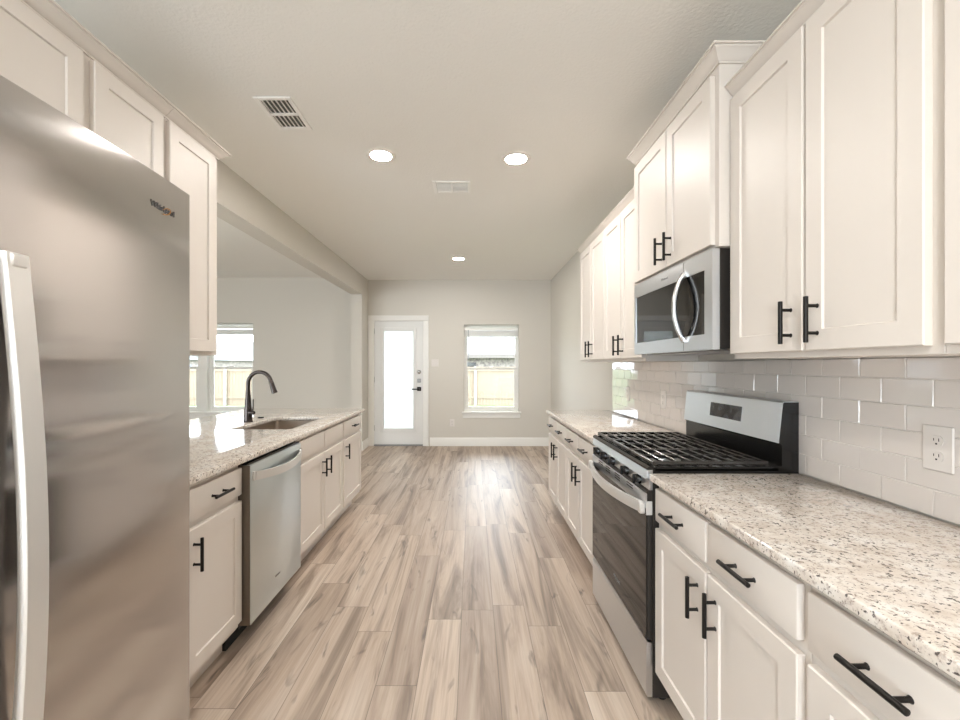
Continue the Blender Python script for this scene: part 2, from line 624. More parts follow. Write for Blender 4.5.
mb = MB().box(hx - 0.034, hx + 0.034, y0 - 0.012, y0, H - 24 * YF / F - 0.034, H - 24 * YF / F + 0.034, 0.004)
mb.lathe([(0.011, 0), (0.011, -0.05)], (hx, y0 - 0.012, H - 24 * YF / F), 'y', 14)
mb.box(hx - 0.115, hx + 0.012, y0 - 0.07, y0 - 0.055, H - 24 * YF / F - 0.011, H - 24 * YF / F + 0.009, 0.004)
mb.build('lever_handle', 'black', d1)
mb = MB()
for z in (0.25, 1.05, 1.85):
    mb.lathe([(0.007, 0), (0.007, 0.09)], (x0 - 0.004, y0 - 0.004, z), 'z', 10)
mb.build('hinge', 'greymet', d1)


# ------------------------------------------------------------------ windows
def frame_rect(mb, x0, x1, z0, z1, y0, y1, wd, bev=0.003):
    mb.box(x0, x0 + wd, y0, y1, z0, z1, bev)
    mb.box(x1 - wd, x1, y0, y1, z0, z1, bev)
    mb.box(x0 + wd, x1 - wd, y0, y1, z0, z0 + wd, bev)
    mb.box(x0 + wd, x1 - wd, y0, y1, z1 - wd, z1, bev)
    return mb


def sash_window(root, x0, x1, z0, z1, y):
    """single-hung vinyl window, inner face at y"""
    frame_rect(MB(), x0, x1, z0, z1, y, y + 0.06, 0.03).build('window_frame', 'trim', root)
    zm = (z0 + z1) / 2 - 0.01
    frame_rect(MB(), x0 + 0.03, x1 - 0.03, zm - 0.02, z1 - 0.03, y + 0.032, y + 0.055, 0.022).build('upper_sash', 'trim', root)
    frame_rect(MB(), x0 + 0.03, x1 - 0.03, z0 + 0.03, zm + 0.02, y + 0.006, y + 0.03, 0.04).build('lower_sash', 'trim', root)
    MB().box(x0 + 0.05, x1 - 0.05, y + 0.042, y + 0.045, zm, z1 - 0.05).build('upper_pane', 'glass', root, 0)
    MB().box(x0 + 0.068, x1 - 0.068, y + 0.016, y + 0.019, z0 + 0.068, zm - 0.018).build('lower_pane', 'glass', root, 0)
    mb = MB().box((x0 + x1) / 2 - 0.03, (x0 + x1) / 2 + 0.03, y - 0.004, y + 0.02, zm + 0.02, zm + 0.032, 0.003)
    mb.build('sash_lock', 'trim', root)


def sill(root, x0, x1, z, y, yin):
    mb = MB().box(x0 - 0.035, x1 + 0.035, y - 0.045, y, z - 0.028, z, 0.006, 2)
    mb.box(x0 + 0.0005, x1 - 0.0005, y, yin, z - 0.028, z)
    mb.build('window_sill', 'trim', root)
    MB().box(x0 - 0.02, x1 + 0.02, y - 0.016, y, z - 0.105, z - 0.028, 0.004).build('window_apron', 'trim', root)


w1 = thing('window_1', 'single-hung white window in the far kitchen wall', 'window', (0.305, YF, 0.54), None, 'structure')
sash_window(w1, WIN[0], WIN[1], WIN[2] + 0.028, WIN[3], YF + 0.085)
sill(w1, WIN[0], WIN[1], WIN[2] + 0.028, YF, YF + 0.085)
w2 = thing('window_2', 'twin white window in the dining room wall', 'window', (-4.36, YD, 0.56), None, 'structure')
sash_window(w2, -5.18, -4.43, DWIN[2] + 0.028, DWIN[3], YD + 0.085)
sash_window(w2, -4.284, -3.53, DWIN[2] + 0.028, DWIN[3], YD + 0.085)
MB().box(-4.43, -4.284, YD + 0.02, YD + 0.15, DWIN[2] + 0.028, DWIN[3], 0.004).build('mullion_post', 'trim', w2)
sill(w2, DWIN[0], DWIN[1], DWIN[2] + 0.028, YD, YD + 0.085)


def blind(x0, x1, ztop, y, label, wand=True):
    r = thing('window_blind', label, 'blind', (0.5 * (x0 + x1), y, ztop), 'raised window blinds')
    MB().box(x0, x1, y, y + 0.05, ztop - 0.04, ztop, 0.004).build('headrail', 'trim', r)
    mb = MB()
    for k in range(14):
        z = ztop - 0.046 - k * 0.006
        mb.box(x0 + 0.006, x1 - 0.006, y + 0.002, y + 0.048, z - 0.003, z)
    mb.build('stacked_slats', 'vent', r, 0)
    MB().box(x0 + 0.006, x1 - 0.006, y + 0.004, y + 0.046, ztop - 0.146, ztop - 0.131, 0.003).build('bottom_rail', 'trim', r)
    if wand:
        MB().tube([(x0 + 0.07, y - 0.006, ztop - 0.03), (x0 + 0.07, y - 0.008, ztop - 0.52)], 0.006, 8).build('tilt_wand', 'greymet', r)
    return r


blind(WIN[0] + 0.006, WIN[1] - 0.006, WIN[3] - 0.055, YF + 0.025, 'white blind pulled up in the window beside the back door')
blind(-4.278, -3.536, DWIN[3] - 0.05, YD + 0.025, 'white blind pulled up in the dining window behind the faucet', False)
blind(-5.174, -4.436, DWIN[3] - 0.05, YD + 0.025, 'white blind pulled up in the dining window half hidden by the refrigerator', False)

# ------------------------------------------------------------------ outdoors
struct(MB().box(-80, 40, YF + 0.3, 120, -0.6, -0.45).build('ground', 'lawn', smooth=0))


def fence_panel(x0, x1, y, label):
    r = thing('fence_panel', label, 'fence', ((x0 + x1) / 2, y, -0.45), 'wooden fence panels in the yard')
    mb = MB()
    x = x0
    while x < x1 - 0.01:
        mb.box(x + 0.004, min(x + 0.14, x1) - 0.004, y, y + 0.018, -0.44, 1.25 + 0.008 * random.random())
        x += 0.14
    mb.build('pickets', 'fence', r, 0)
    for z in (-0.1, 1.1):
        MB().box(x0, x1, y - 0.04, y - 0.001, z - 0.045, z + 0.045).build('rail', 'fence', r, 0)
    MB().box(x0 - 0.05, x0 + 0.05, y - 0.14, y - 0.041, -0.45, 1.27, 0.01).build('post', 'fpost', r)


for xa, lab in ((-15.78, 'tan fence panel mostly hidden behind the refrigerator edge in the dining window'),
                (-13.34, 'tan fence panel left of the pale post in the dining window'),
                (-10.90, 'tan fence panel right of the pale post in the dining window'),
                (-2.34, 'tan fence panel left of the post in the window beside the back door'),
                (0.10, 'wide tan fence panel filling the window beside the back door'),
                (2.54, 'tan fence panel just past the right jamb of the kitchen window')):
    fence_panel(xa, xa + 2.44, 19.0, lab)


def house(x0, x1, y0, y1, ze, zr, label, gable_front=False):
    r = thing('neighbor_house', label, 'house', ((x0 + x1) / 2, y0, -0.45))
    MB().box(x0, x1, y0, y1, -0.45, ze).build('wall', 'brick', r, 0)
    if gable_front:
        xm = (x0 + x1) / 2
        MB().prism([(x0 - .5, ze), (x1 + .5, ze), (xm, zr)], 'y', y0 - .4, y1 + .4).build('roof', 'roof', r, 0)
        MB().prism([(x0 - .5, ze - .18), (x0 - .5, ze), (xm, zr + .05), (x1 + .5, ze), (x1 + .5, ze - .18), (xm, zr - .2)], 'y', y0 - .5, y0 - .41).build('fascia', 'fascia', r, 0)
    else:
        ym = (y0 + y1) / 2
        MB().prism([(y0 - .5, ze), (y1 + .5, ze), (ym, zr)], 'x', x0 - .5, x1 + .5).build('roof', 'roof', r, 0)
        MB().box(x0 - .5, x1 + .5, y0 - .62, y0 - .5, ze - .22, ze + .04).build('fascia', 'fascia', r, 0)
    for f in (0.25, 0.7):
        xx = x0 + (x1 - x0) * f
        MB().box(xx, xx + 1.2, y0 - .05, y0, ze - 2.0, ze - .5).build('window', 'display', r, 0)


house(-6, 14, 28, 38, 2.0, 6.2, 'low brick house with pale shingle roof behind the kitchen window')
house(-33.5, -29.6, 48, 58, 1.9, 2.9, 'small gabled house beyond the fence in the dining window', True)
house(-40, -27, 62, 74, 2.2, 5.0, 'wide grey roofed house rising behind the gabled house')


# ------------------------------------------------------------------ cabinet parts
def shaker(y0, y1, z0, z1, xf, s, rail=0.058, rec=0.0065, t=0.02):
    """shaker door; xf is the front face, s the direction it faces"""
    b = 0.0025
    rings = [(0.0, t, 0), (0.0, b, 0), (b, 0.0, 0), (rail, 0.0, 0), (rail + 0.0025, rec, 0)]
    vs = []
    for ins, dep, _ in rings:
        x = xf - s * dep
        vs += [(x, y0 + ins, z0 + ins), (x, y1 - ins, z0 + ins), (x, y1 - ins, z1 - ins), (x, y0 + ins, z1 - ins)]
    fs = [(3, 2, 1, 0)]
    for i in range(len(rings) - 1):
        for k in range(4):
            l = (k + 1) % 4
            fs.append((i * 4 + k, i * 4 + l, i * 4 + 4 + l, i * 4 + 4 + k))
    e = (len(rings) - 1) * 4
    fs.append((e, e + 1, e + 2, e + 3))
    return MB().add(vs, fs)


def pull(cy, cz, xf, s, vertical, length=0.13):
    mb = MB()
    xo = xf + s * 0.032
    h = length / 2
    p = 0.044
    e = lambda q: (xo, cy, cz + q) if vertical else (xo, cy + q, cz)
    mb.tube([e(-h), e(-h + 0.001), e(h - 0.001), e(h)], [0.0045, 0.0062, 0.0062, 0.0045], 12)
    for q in (-p * 0.87, p * 0.87):
        a = e(q)
        mb.tube([(xf - s * 0.0005, a[1], a[2]), (xf + s * 0.003, a[1], a[2]), (xo, a[1], a[2])], [0.007, 0.0048, 0.0048], 10)
    return mb


def crown_sweep(path, z0, z1, out, s):
    """crown moulding along an (x, y) path; offset side given by s (+1 left of travel)"""
    hh = z1 - z0
    prof = [(0, 0), (out * .12, 0), (out * .12, hh * .12), (out * .25, hh * .2), (out * .45, hh * .38), (out * .62, hh * .62),
            (out * .82, hh * .76), (out * .82, hh * .86), (out, hh * .88), (out, hh), (-0.018, hh), (-0.018, 0)]
    n = len(path)
    vs, fs = [], []
    m = len(prof)
    for i in range(n):
        p = Vector(path[i])
        ns = []
        for a, b in ((i - 1, i), (i, i + 1)):
            if 0 <= a and b < n:
                d = (Vector(path[b]) - Vector(path[a])).normalized()
                ns.append(Vector((-d.y, d.x)) * s)
        if len(ns) == 2:
            bi = (ns[0] + ns[1]).normalized()
            off = bi / bi.dot(ns[0])
        else:
            off = ns[0]
        for o_, u in prof:
            vs.append((p.x + off.x * o_, p.y + off.y * o_, z0 + u))
    for i in range(n - 1):
        for k in range(m):
            l = (k + 1) % m
            fs.append((i * m + k, i * m + l, (i + 1) * m + l, (i + 1) * m + k))
    fs.append(tuple(range(m)))
    fs.append(tuple((n - 1) * m + k for k in range(m)))
    return MB().add(vs, fs)


def cabinet(name, label, cat, group, s, xb, xfr, y0, y1, z0, z1, fronts, toe=False, crown=None, open_top=False):
    """xb back, xfr face-frame front, fronts stand 2 cm proud of it"""
    r = thing(name, label, cat, ((xb + xfr) / 2, (y0 + y1) / 2, 0 if toe else z0), group)
    xf = xfr + s * 0.0205
    zb = 0.115 if toe else z0
    if open_top:
        mb = MB().box(xfr - s * 0.02, xfr, y0, y1, zb, z1, 0.001)
        mb.box(xb, xfr - s * 0.02, y0, y0 + 0.016, zb, z1).box(xb, xfr - s * 0.02, y1 - 0.016, y1, zb, z1)
        mb.box(xb, xb + s * 0.012, y0 + 0.016, y1 - 0.016, zb, z1).box(xb + s * .012, xfr - s * 0.02, y0 + 0.016, y1 - 0.016, zb, zb + 0.016)
    else:
        mb = MB().box(xb, xfr, y0, y1, zb, z1, 0.001)
    mb.build('body', 'cab', r, 0)
    if toe:
        MB().box(xb, xfr - s * 0.075, y0, y1, 0, 0.1145).build('toe_kick', 'cab', r, 0)
    for kind, a, b, c, d, hs in fronts:
        if kind == 'door':
            o = shaker(a, b, c, d, xf, s).build('door', 'cab', r, 0)
            if hs:
                cy = a + 0.044 if hs[0] == 'lo' else b - 0.044
                cz = d - 0.035 - 0.064 if hs[1] == 'top' else c + 0.022 + 0.064
                pull(cy, cz, xf, s, True).build('handle', 'black', o, 40, 'black bar pull')
        else:
            o = MB().box(xf - s * 0.02, xf, a, b, c, d, 0.004, 2).build('drawer' if kind == 'drawer' else 'false_drawer_front', 'cab', r, 30)
            if hs:
                pull((a + b) / 2, (c + d) / 2, xf, s, False, 0.131).build('handle', 'black', o, 40, 'black bar pull')
    if crown:
        path, a, b, out, sd = crown
        crown_sweep(path, a, b, out, sd).build('crown_molding', 'cab', r, 25)
    return r


G = 0.004
DZ, DT, WZ, WT = 0.147, 0.706, 0.735, 0.860        # door and drawer heights
# right run
XB, XFR = XR - 0.004, 0.7255
BG = 'base cabinets along the tiled wall'
def pair(y0, y1, drawers=True):
    m = (y0 + y1) / 2
    return [('door', y0 + 0.012, m - 0.006, DZ, DT, ('hi', 'top')), ('door', m + 0.006, y1 - 0.012, DZ, DT, ('lo', 'top')),
            ('drawer', y0 + 0.012, m - 0.006, WZ, WT, 1), ('drawer', m + 0.006, y1 - 0.012, WZ, WT, 1)]
cabinet('base_cabinet', 'white two-door base cabinet with drawers just this side of the range', 'cabinet', BG, -1, XB, XFR, 0.922, 1.678, 0, 0.883, pair(0.925, 1.678), True)
cabinet('base_cabinet', 'white base cabinet cut off by the bottom right corner, below the granite', 'cabinet', BG, -1, XB, XFR, 0.14, 0.9205, 0, 0.883, pair(0.178, 0.920), True)
cabinet('base_cabinet', 'white base cabinet adjoining the far side of the range', 'cabinet', BG, -1, XB, XFR, 2.455, 3.262, 0, 0.883, pair(2.494, 3.268), True)
cabinet('base_cabinet', 'white base cabinet at the far end of the range wall', 'cabinet', BG, -1, XB, XFR, 3.264, 4.02, 0, 0.883, pair(3.258, 4.026), True)


def counter_top(name, x0, x1, y0, y1, label, hole=None, bevx=(), group=None):
    z0, z1 = 0.884, 0.914
    b = bmesh.new()
    us = sorted({x0, x1} | ({hole[0], hole[1]} if hole else set()))
    vs = sorted({y0, y1} | ({hole[2], hole[3]} if hole else set()))
    V = {}
    for z in (z0, z1):
        for u in us:
            for v in vs:
                V[(u, v, z)] = b.verts.new((u, v, z))
    def solid(i, j):
        if not (0 <= i < len(us) - 1 and 0 <= j < len(vs) - 1):
            return False
        return not (hole and i == 1 and j == 1)
    for i in range(len(us) - 1):
        for j in range(len(vs) - 1):
            if not solid(i, j):
                continue
            q = [(us[i], vs[j]), (us[i + 1], vs[j]), (us[i + 1], vs[j + 1]), (us[i], vs[j + 1])]
            b.faces.new([V[(p[0], p[1], z1)] for p in q])
            b.faces.new([V[(p[0], p[1], z0)] for p in reversed(q)])
            for (di, dj), (a, c) in {(0, -1): (0, 1), (1, 0): (1, 2), (0, 1): (2, 3), (-1, 0): (3, 0)}.items():
                if not solid(i + di, j + dj):
                    pa, pc = q[a], q[c]
                    b.faces.new([V[(pa[0], pa[1], z0)], V[(pc[0], pc[1], z0)], V[(pc[0], pc[1], z1)], V[(pa[0], pa[1], z1)]])
    if hole:   # rounded corners of the cut-out
        ed = [e for e in b.edges if abs(e.verts[0].co.z - e.verts[1].co.z) > 0.01 and
              hole[0] - 1e-6 <= e.verts[0].co.x <= hole[1] + 1e-6 and hole[2] - 1e-6 <= e.verts[0].co.y <= hole[3] + 1e-6]
        bmesh.ops.bevel(b, geom=ed, offset=0.03, segments=5, affect='EDGES', profile=0.5)
    b.normal_update()
    ed = [e for e in b.edges if len(e.link_faces) == 2 and e.calc_face_angle() > 0.8 and all(abs(q.co.z - z1) < 1e-5 or abs(q.co.z - z0) < 1e-5 for q in e.verts)
          and abs(e.verts[0].co.z - e.verts[1].co.z) < 1e-5]
    bmesh.ops.bevel(b, geom=ed, offset=0.006, segments=3, affect='EDGES', profile=0.5)
    o = MB().take(b).build(name, 'granite', None, 40)
    return tag(o, label, 'countertop', group)


CG = 'granite countertops'
counter_top('granite_countertop', 0.69, XR - 0.0105, 0.13, 1.681, 'speckled beige granite countertop in front of the range, near the camera', group=CG)
counter_top('granite_countertop', 0.69, XR - 0.0105, 2.452, 4.035, 'short granite countertop beyond the range ending at the painted wall', group=CG)
SINK = (-1.606, -1.207, 2.83, 3.50)
counter_top('granite_countertop', -2.20, -1.055, 1.28, 4.19, 'granite peninsula countertop with the sink and dark faucet', hole=SINK, group=CG)

# left run (peninsula)
LB, LFR = -1.70, -1.0955
PG = 'peninsula base cabinets'
cabinet('base_cabinet', 'white one-door base cabinet between the refrigerator and the dishwasher', 'cabinet', PG, 1, LB, LFR, 1.28, 2.006, 0, 0.883,
        [('door', 1.295, 1.605, DZ, DT, ('lo', 'top')), ('drawer', 1.295, 1.605, WZ, WT, 1), ('door', 1.612, 2.002, DZ, DT, ('lo', 'top')), ('drawer', 1.622, 2.002, WZ, WT, 1)], True)
bpy.data.objects['base_cabinet.004']['label'] = 'white base cabinet between the refrigerator and the dishwasher'
cabinet('sink_base_cabinet', 'white two-door sink cabinet with plain false drawer fronts', 'cabinet', PG, 1, LB, LFR, 2.612, 3.566, 0, 0.883,
        [('door', 2.655, 3.112, DZ, DT, ('hi', 'top')), ('door', 3.124, 3.555, DZ, DT, ('lo', 'top')),
         ('false', 2.655, 3.112, WZ, WT, None), ('false', 3.124, 3.555, WZ, WT, None)], True, open_top=True)
cabinet('base_cabinet', 'narrow white base cabinet ending the peninsula, beyond the sink cabinet', 'cabinet', PG, 1, LB, LFR, 3.568, 4.15, 0, 0.883,
        [('door', 3.59, 4.135, DZ, DT, ('lo', 'top')), ('drawer', 3.59, 4.135, WZ, WT, 1)], True)

# knee wall that carries the back of the peninsula
struct(MB().box(-1.86, -1.704, 2.221, 4.15, 0, 0.883).build('wall_knee', 'wall', smooth=0))

# upper cabinets, right
UB, UFR = XR - 0.001, 0.9855
UG = 'upper cabinets along the tiled wall'
UZ0, UZ1, UD0, UD1 = 1.36, 2.345, 1.379, 2.332
def upair(y0, y1, z0, z1):
    m = (y0 + y1) / 2
    return [('door', y0 + 0.004, m - 0.003, z0, z1, ('hi', 'bot')), ('door', m + 0.003, y1 - 0.004, z0, z1, ('lo', 'bot'))]
cabinet('upper_cabinet', 'tall white two-door upper cabinet on this side of the microwave', 'cabinet', UG, -1, UB, UFR, 0.898, 1.620, UZ0, UZ1,
        [('door', 0.921, 1.250, UD0, UD1, ('hi', 'bot')), ('door', 1.262, 1.616, UD0, UD1, ('lo', 'bot'))], crown=([(UFR, 1.620), (UFR, 0.899)], UZ1, 2.388, 0.038, -1))
cabinet('upper_cabinet', 'white upper cabinet cut off by the right edge above the outlet', 'cabinet', UG, -1, UB, UFR, 0.14, 0.896, UZ0, UZ1,
        [('door', 0.16, 0.51, UD0, UD1, ('hi', 'bot')), ('door', 0.522, 0.882, UD0, UD1, ('lo', 'bot'))], crown=([(UFR, 0.896), (UFR, 0.14)], UZ1, 2.388, 0.038, -1))
cabinet('upper_cabinet', 'white upper cabinet adjoining the far side of the microwave', 'cabinet', UG, -1, UB, UFR, 2.452, 3.169, UZ0, UZ1,
        [('door', 2.458, 2.812, UD0, UD1, ('hi', 'bot')), ('door', 2.820, 3.166, UD0, UD1, ('lo', 'bot'))], crown=([(UFR, 3.169), (UFR, 2.452)], UZ1, 2.388, 0.038, -1))
cabinet('upper_cabinet', 'white upper cabinet at the far end above the counter end', 'cabinet', UG, -1, UB, UFR, 3.171, 3.885, UZ0, UZ1,
        [('door', 3.174, 3.522, UD0, UD1, ('hi', 'bot')), ('door', 3.530, 3.881, UD0, UD1, ('lo', 'bot'))], crown=([(UB - .02, 3.885), (UFR, 3.885), (UFR, 3.171)], UZ1, 2.388, 0.038, -1))
cabinet('upper_cabinet', 'short raised white cabinet directly above the microwave', 'cabinet', UG, -1, UB, 0.931, 1.626, 2.448, 1.787, 2.476,
        [('door', 1.652, 2.026, 1.798, 2.448, ('hi', 'bot')), ('door', 2.034, 2.43, 1.798, 2.448, ('lo', 'bot'))],
        crown=([(UB - .02, 2.448), (0.931, 2.448), (0.931, 1.626), (UB - .02, 1.626)], 2.476, 2.534, 0.042, -1))

# upper cabinets, left
LUB, LUF = XL + 0.001, -1.3205
cabinet('upper_cabinet', 'white over-fridge cabinet with two short doors', 'cabinet', 'upper cabinets over the refrigerator wall', 1, LUB, LUF, 1.09, 1.838, 1.86, 2.396,
        [('door', 1.10, 1.437, 1.875, 2.385, ('hi', 'bot')), ('door', 1.479, 1.809, 1.875, 2.385, ('lo', 'bot'))], crown=([(LUF, 1.09), (LUF, 1.838)], 2.396, 2.443, 0.048, -1))
cabinet('upper_cabinet', 'tall narrow white upper cabinet beside the dining opening', 'cabinet', 'upper cabinets over the refrigerator wall', 1, LUB, LUF, 1.840, 2.218, 1.385, 2.396,
        [('door', 1.845, 2.176, 1.402, 2.385, ('lo', 'bot'))], crown=([(LUF, 1.840), (LUF, 2.218), (LUB + .02, 2.218)], 2.396, 2.443, 0.048, -1))

# ------------------------------------------------------------------ backsplash tiles
def backsplash():
    xf = XR - 0.001
    mb = MB()
    rs = random.Random(3)
    tw, th, g = 0.1525, 0.0765, 0.0028
    y0, y1, z0, z1 = 0.14, 3.94, 0.9155, 1.358
    r = 0
    z = z0
    while z < z1 - 0.004:
        zt = min(z + th - g, z1)
        y = y1 - (tw / 2 if r % 2 else tw)
        ya = y1
        while ya > y0 + 0.004:
            yb = max(y, y0)
            tx, ty = rs.gauss(0, 0.0004), rs.gauss(0, 0.0004)
            t = 0.007
            xo = xf - 0.0015 - t
            b = 0.0016
            P = []
            for (dy0, dz0, dx) in ((0, 0, t), (0, 0, b), (b, b, 0.0)):
                c = [(yb + dy0, z + dz0), (ya - g - dy0, z + dz0), (ya - g - dy0, zt - dz0), (yb + dy0, zt - dz0)]
                P += [(xo + dx + (tx if q in (1, 2) else -tx) * (dx == 0) + (ty if q > 1 else -ty) * (dx == 0), *c[q]) for q in range(4)]
            fs = [(3, 2, 1, 0), (8, 9, 10, 11)]
            for i in (0, 4):
                for q in range(4):
                    l = (q + 1) % 4
                    fs.append((i + q, i + l, i + 4 + l, i + 4 + q))
            mb.add(P, fs)
            ya = yb
            y -= tw
        z += th
        r += 1
    o = struct(mb.build('wall_backsplash', 'tile', None, 0))
    MB().box(xf - 0.0055, xf, y0, y1, z0, z1).build('grout_bed', 'grout', o, 0)


backsplash()
TF = XR - 0.0095


def outlet_plate(name, label, cat, x, y, z, s, wd, ht, gang, mat='plastic', axis='x', group=None):
    """wall plate on an x-facing (or y-facing) wall with receptacles or rockers"""
    r = thing(name, label, cat, (x, y, z), group)
    def bx(a0, a1, c0, c1, d0, d1, bev=0.0):
        # a along the wall, c up, d out of the wall
        if axis == 'x':
            return MB().box(x + s * d0, x + s * d1, y + a0, y + a1, z + c0, z + c1, bev)
        return MB().box(x + a0, x + a1, y + s * d0, y + s * d1, z + c0, z + c1, bev)
    bx(-wd / 2, wd / 2, -ht / 2, ht / 2, 0.0, 0.006, 0.0025).build('cover_plate', mat, r)
    if gang == 'outlet':
        for k in (-1, 1):
            mb = MB()
            c = k * ht * 0.17
            poly = [(0.017 * math.cos(t) , c + max(-0.0135, min(0.0135, 0.017 * math.sin(t)))) for t in [i * math.pi / 12 for i in range(24)]]
            if axis == 'x':
                mb.prism([(y + p[0], z + p[1]) for p in poly], 'x', x + s * 0.006, x + s * 0.0085)
            else:
                mb.prism([(x + p[0], z + p[1]) for p in poly], 'y', y + s * 0.006, y + s * 0.0085)
            rc = mb.build('receptacle', mat, r)
            sl = MB()
            for a, hh in ((-0.0065, 0.0085), (0.0065, 0.007)):
                q = bx(a - 0.001, a + 0.001, c + 0.003 - hh / 2, c + 0.003 + hh / 2, 0.0082, 0.0088)
                sl.add(q.v, q.f)
            q = bx(-0.0024, 0.0024, c - 0.0105, c - 0.006, 0.0082, 0.0088)
            sl.add(q.v, q.f)
            sl.build('slots', 'ink', rc, 0)
    else:
        n = gang
        for i in range(n):
            a = (i - (n - 1) / 2) * 0.046
            bx(a - 0.016, a + 0.016, -0.033, 0.033, 0.006, 0.009, 0.002).build('rocker', mat, r)
    return r


outlet_plate('wall_outlet', 'white duplex outlet on the tiles near the right edge', 'outlet', TF, 1.179, 1.108, -1, 0.079, 0.125, 'outlet', group='outlets on the tiles')
outlet_plate('wall_outlet', 'white outlet on the tiles close behind the range', 'outlet', TF, 2.88, 1.106, -1, 0.075, 0.118, 'outlet', group='outlets on the tiles')
outlet_plate('wall_outlet', 'white outlet on the tiles near the far counter end', 'outlet', TF, 3.545, 1.10, -1, 0.075, 0.118, 'outlet', group='outlets on the tiles')
outlet_plate('wall_outlet', 'white outlet low on the far wall below the window', 'outlet', -0.347, YF, 0.38, -1, 0.075, 0.118, 'outlet', axis='y')
outlet_plate('light_switch', 'white double light switch beside the back door', 'switch', -0.627, YF, 1.37, -1, 0.118, 0.118, 2, axis='y')


# ------------------------------------------------------------------ refrigerator
def text_mesh(txt, size, mat, parent, name, origin, right, up, depth=0.0006, offset=0.0):
    cu = bpy.data.curves.new(name, 'FONT')
    cu.body, cu.size, cu.extrude, cu.offset = txt, size, depth, offset
    cu.align_x, cu.align_y = 'CENTER', 'CENTER'
    tmp = bpy.data.objects.new(name + '_src', cu)
    COL.objects.link(tmp)
    bpy.context.view_layer.update()
    me = bpy.data.meshes.new_from_object(tmp.evaluated_get(bpy.context.evaluated_depsgraph_get()))
    bpy.data.objects.remove(tmp)
    bpy.data.curves.remove(cu)
    rt, u = Vector(right), Vector(up)
    nn = rt.cross(u)
    mb = MB()
    mb.add([Vector(origin) + rt * v.co.x + u * v.co.y + nn * v.co.z for v in me.vertices], [list(p.vertices) for p in me.polygons])
    bpy.data.meshes.remove(me)
    return mb.build(name, mat, parent, 0)


FX = -0.826           # plane of the door edges
FY0, FYM, FY1 = 0.335, 0.698, 1.253
FZ = 1.832
fr = thing('refrigerator', 'stainless side-by-side refrigerator with long curved door handles', 'refrigerator', (-1.27, 0.79, 0))
MB().box(-1.715, FX - 0.072, FY0 + 0.004, FY1 - 0.004, 0.03, FZ - 0.015, 0.004).build('body', 'side', fr)
MB().box(-1.68, FX - 0.09, FY0 + 0.02, FY1 - 0.02, 0.0, 0.029).build('base_grille', 'rubber', fr, 0)


def fridge_door(y0, y1, name):
    n = 18
    bulge = 0.020
    poly = []
    for i in range(n + 1):
        t = i / n
        y = y0 + (y1 - y0) * t
        g = (y - FY0) / (FY1 - FY0)
        e = min(t, 1 - t) * (y1 - y0)
        poly.append((FX + bulge * (1 - (2 * g - 1) ** 2), y))
    poly += [(FX - 0.066, y1), (FX - 0.066, y0)]
    return MB().prism(poly, 'z', 0.075, FZ).build(name, 'steel_fridge', fr, 40)


def dome(y):
    g = (y - FY0) / (FY1 - FY0)
    return FX + 0.020 * (1 - (2 * g - 1) ** 2)


def bar_handle(mb, pts, wd, th, ups):
    b = 0.3
    prof = [(-wd / 2, -th / 2 * b), (-wd / 2 * .8, -th / 2), (wd / 2 * .8, -th / 2), (wd / 2, -th / 2 * b), (wd / 2, th / 2 * b), (wd / 2 * .8, th / 2), (-wd / 2 * .8, th / 2), (-wd / 2, th / 2 * b)]
    return mb.sweep(pts, prof, ups=ups)


for nm, a, b, hy in (('freezer_door', FY0, FYM - 0.004, FYM - 0.05), ('door', FYM + 0.004, FY1, FYM + 0.05)):
    dr = fridge_door(a, b, nm)
    pts = []
    z0, z1 = 0.43, 1.53
    for i in range(25):
        t = i / 24
        bow = 0.006 + 0.036 * math.sin(math.pi * t)
        pts.append((dome(hy) + bow, hy, z0 + (z1 - z0) * t))
    mb = bar_handle(MB(), pts, 0.046, 0.018, (1, 0, 0))
    for z in (z0 + 0.012, z1 - 0.012):
        mb.box(dome(hy) - 0.006, dome(hy) + 0.02, hy - 0.014, hy + 0.014, z - 0.012, z + 0.012, 0.003)
    mb.build('handle', 'satin', dr, 40, 'pale curved steel handle')
    if nm == 'door':
        ly = 1.133
        tg = Vector((dome(ly + 0.01) - dome(ly - 0.01), 0.02, 0)).normalized()
        text_mesh('Whirlpool', 0.0225, 'ink', dr, 'logo_lettering', (dome(ly) + 0.0012, ly, 1.748), tg, (0, 0, 1), 0.0006, 0.0)
        pts = []
        for i in range(22):
            t = math.radians(205 + 300 * i / 21)
            pts.append((dome(ly + 0.012 + 0.016 * math.cos(t)) + 0.0022, ly + 0.012 + 0.016 * math.cos(t), 1.745 + 0.0085 * math.sin(t) + 0.006 * math.cos(t)))
        MB().tube(pts, [0.0006 + 0.0009 * math.sin(math.pi * i / 21) for i in range(22)], 6).build('logo_ring', 'gold', dr)
for y in (FY0 + 0.05, FY1 - 0.05):
    MB().box(FX - 0.13, FX - 0.02, y - 0.03, y + 0.03, FZ + 0.0005, FZ + 0.018, 0.004).build('hinge_cover', 'side', fr)


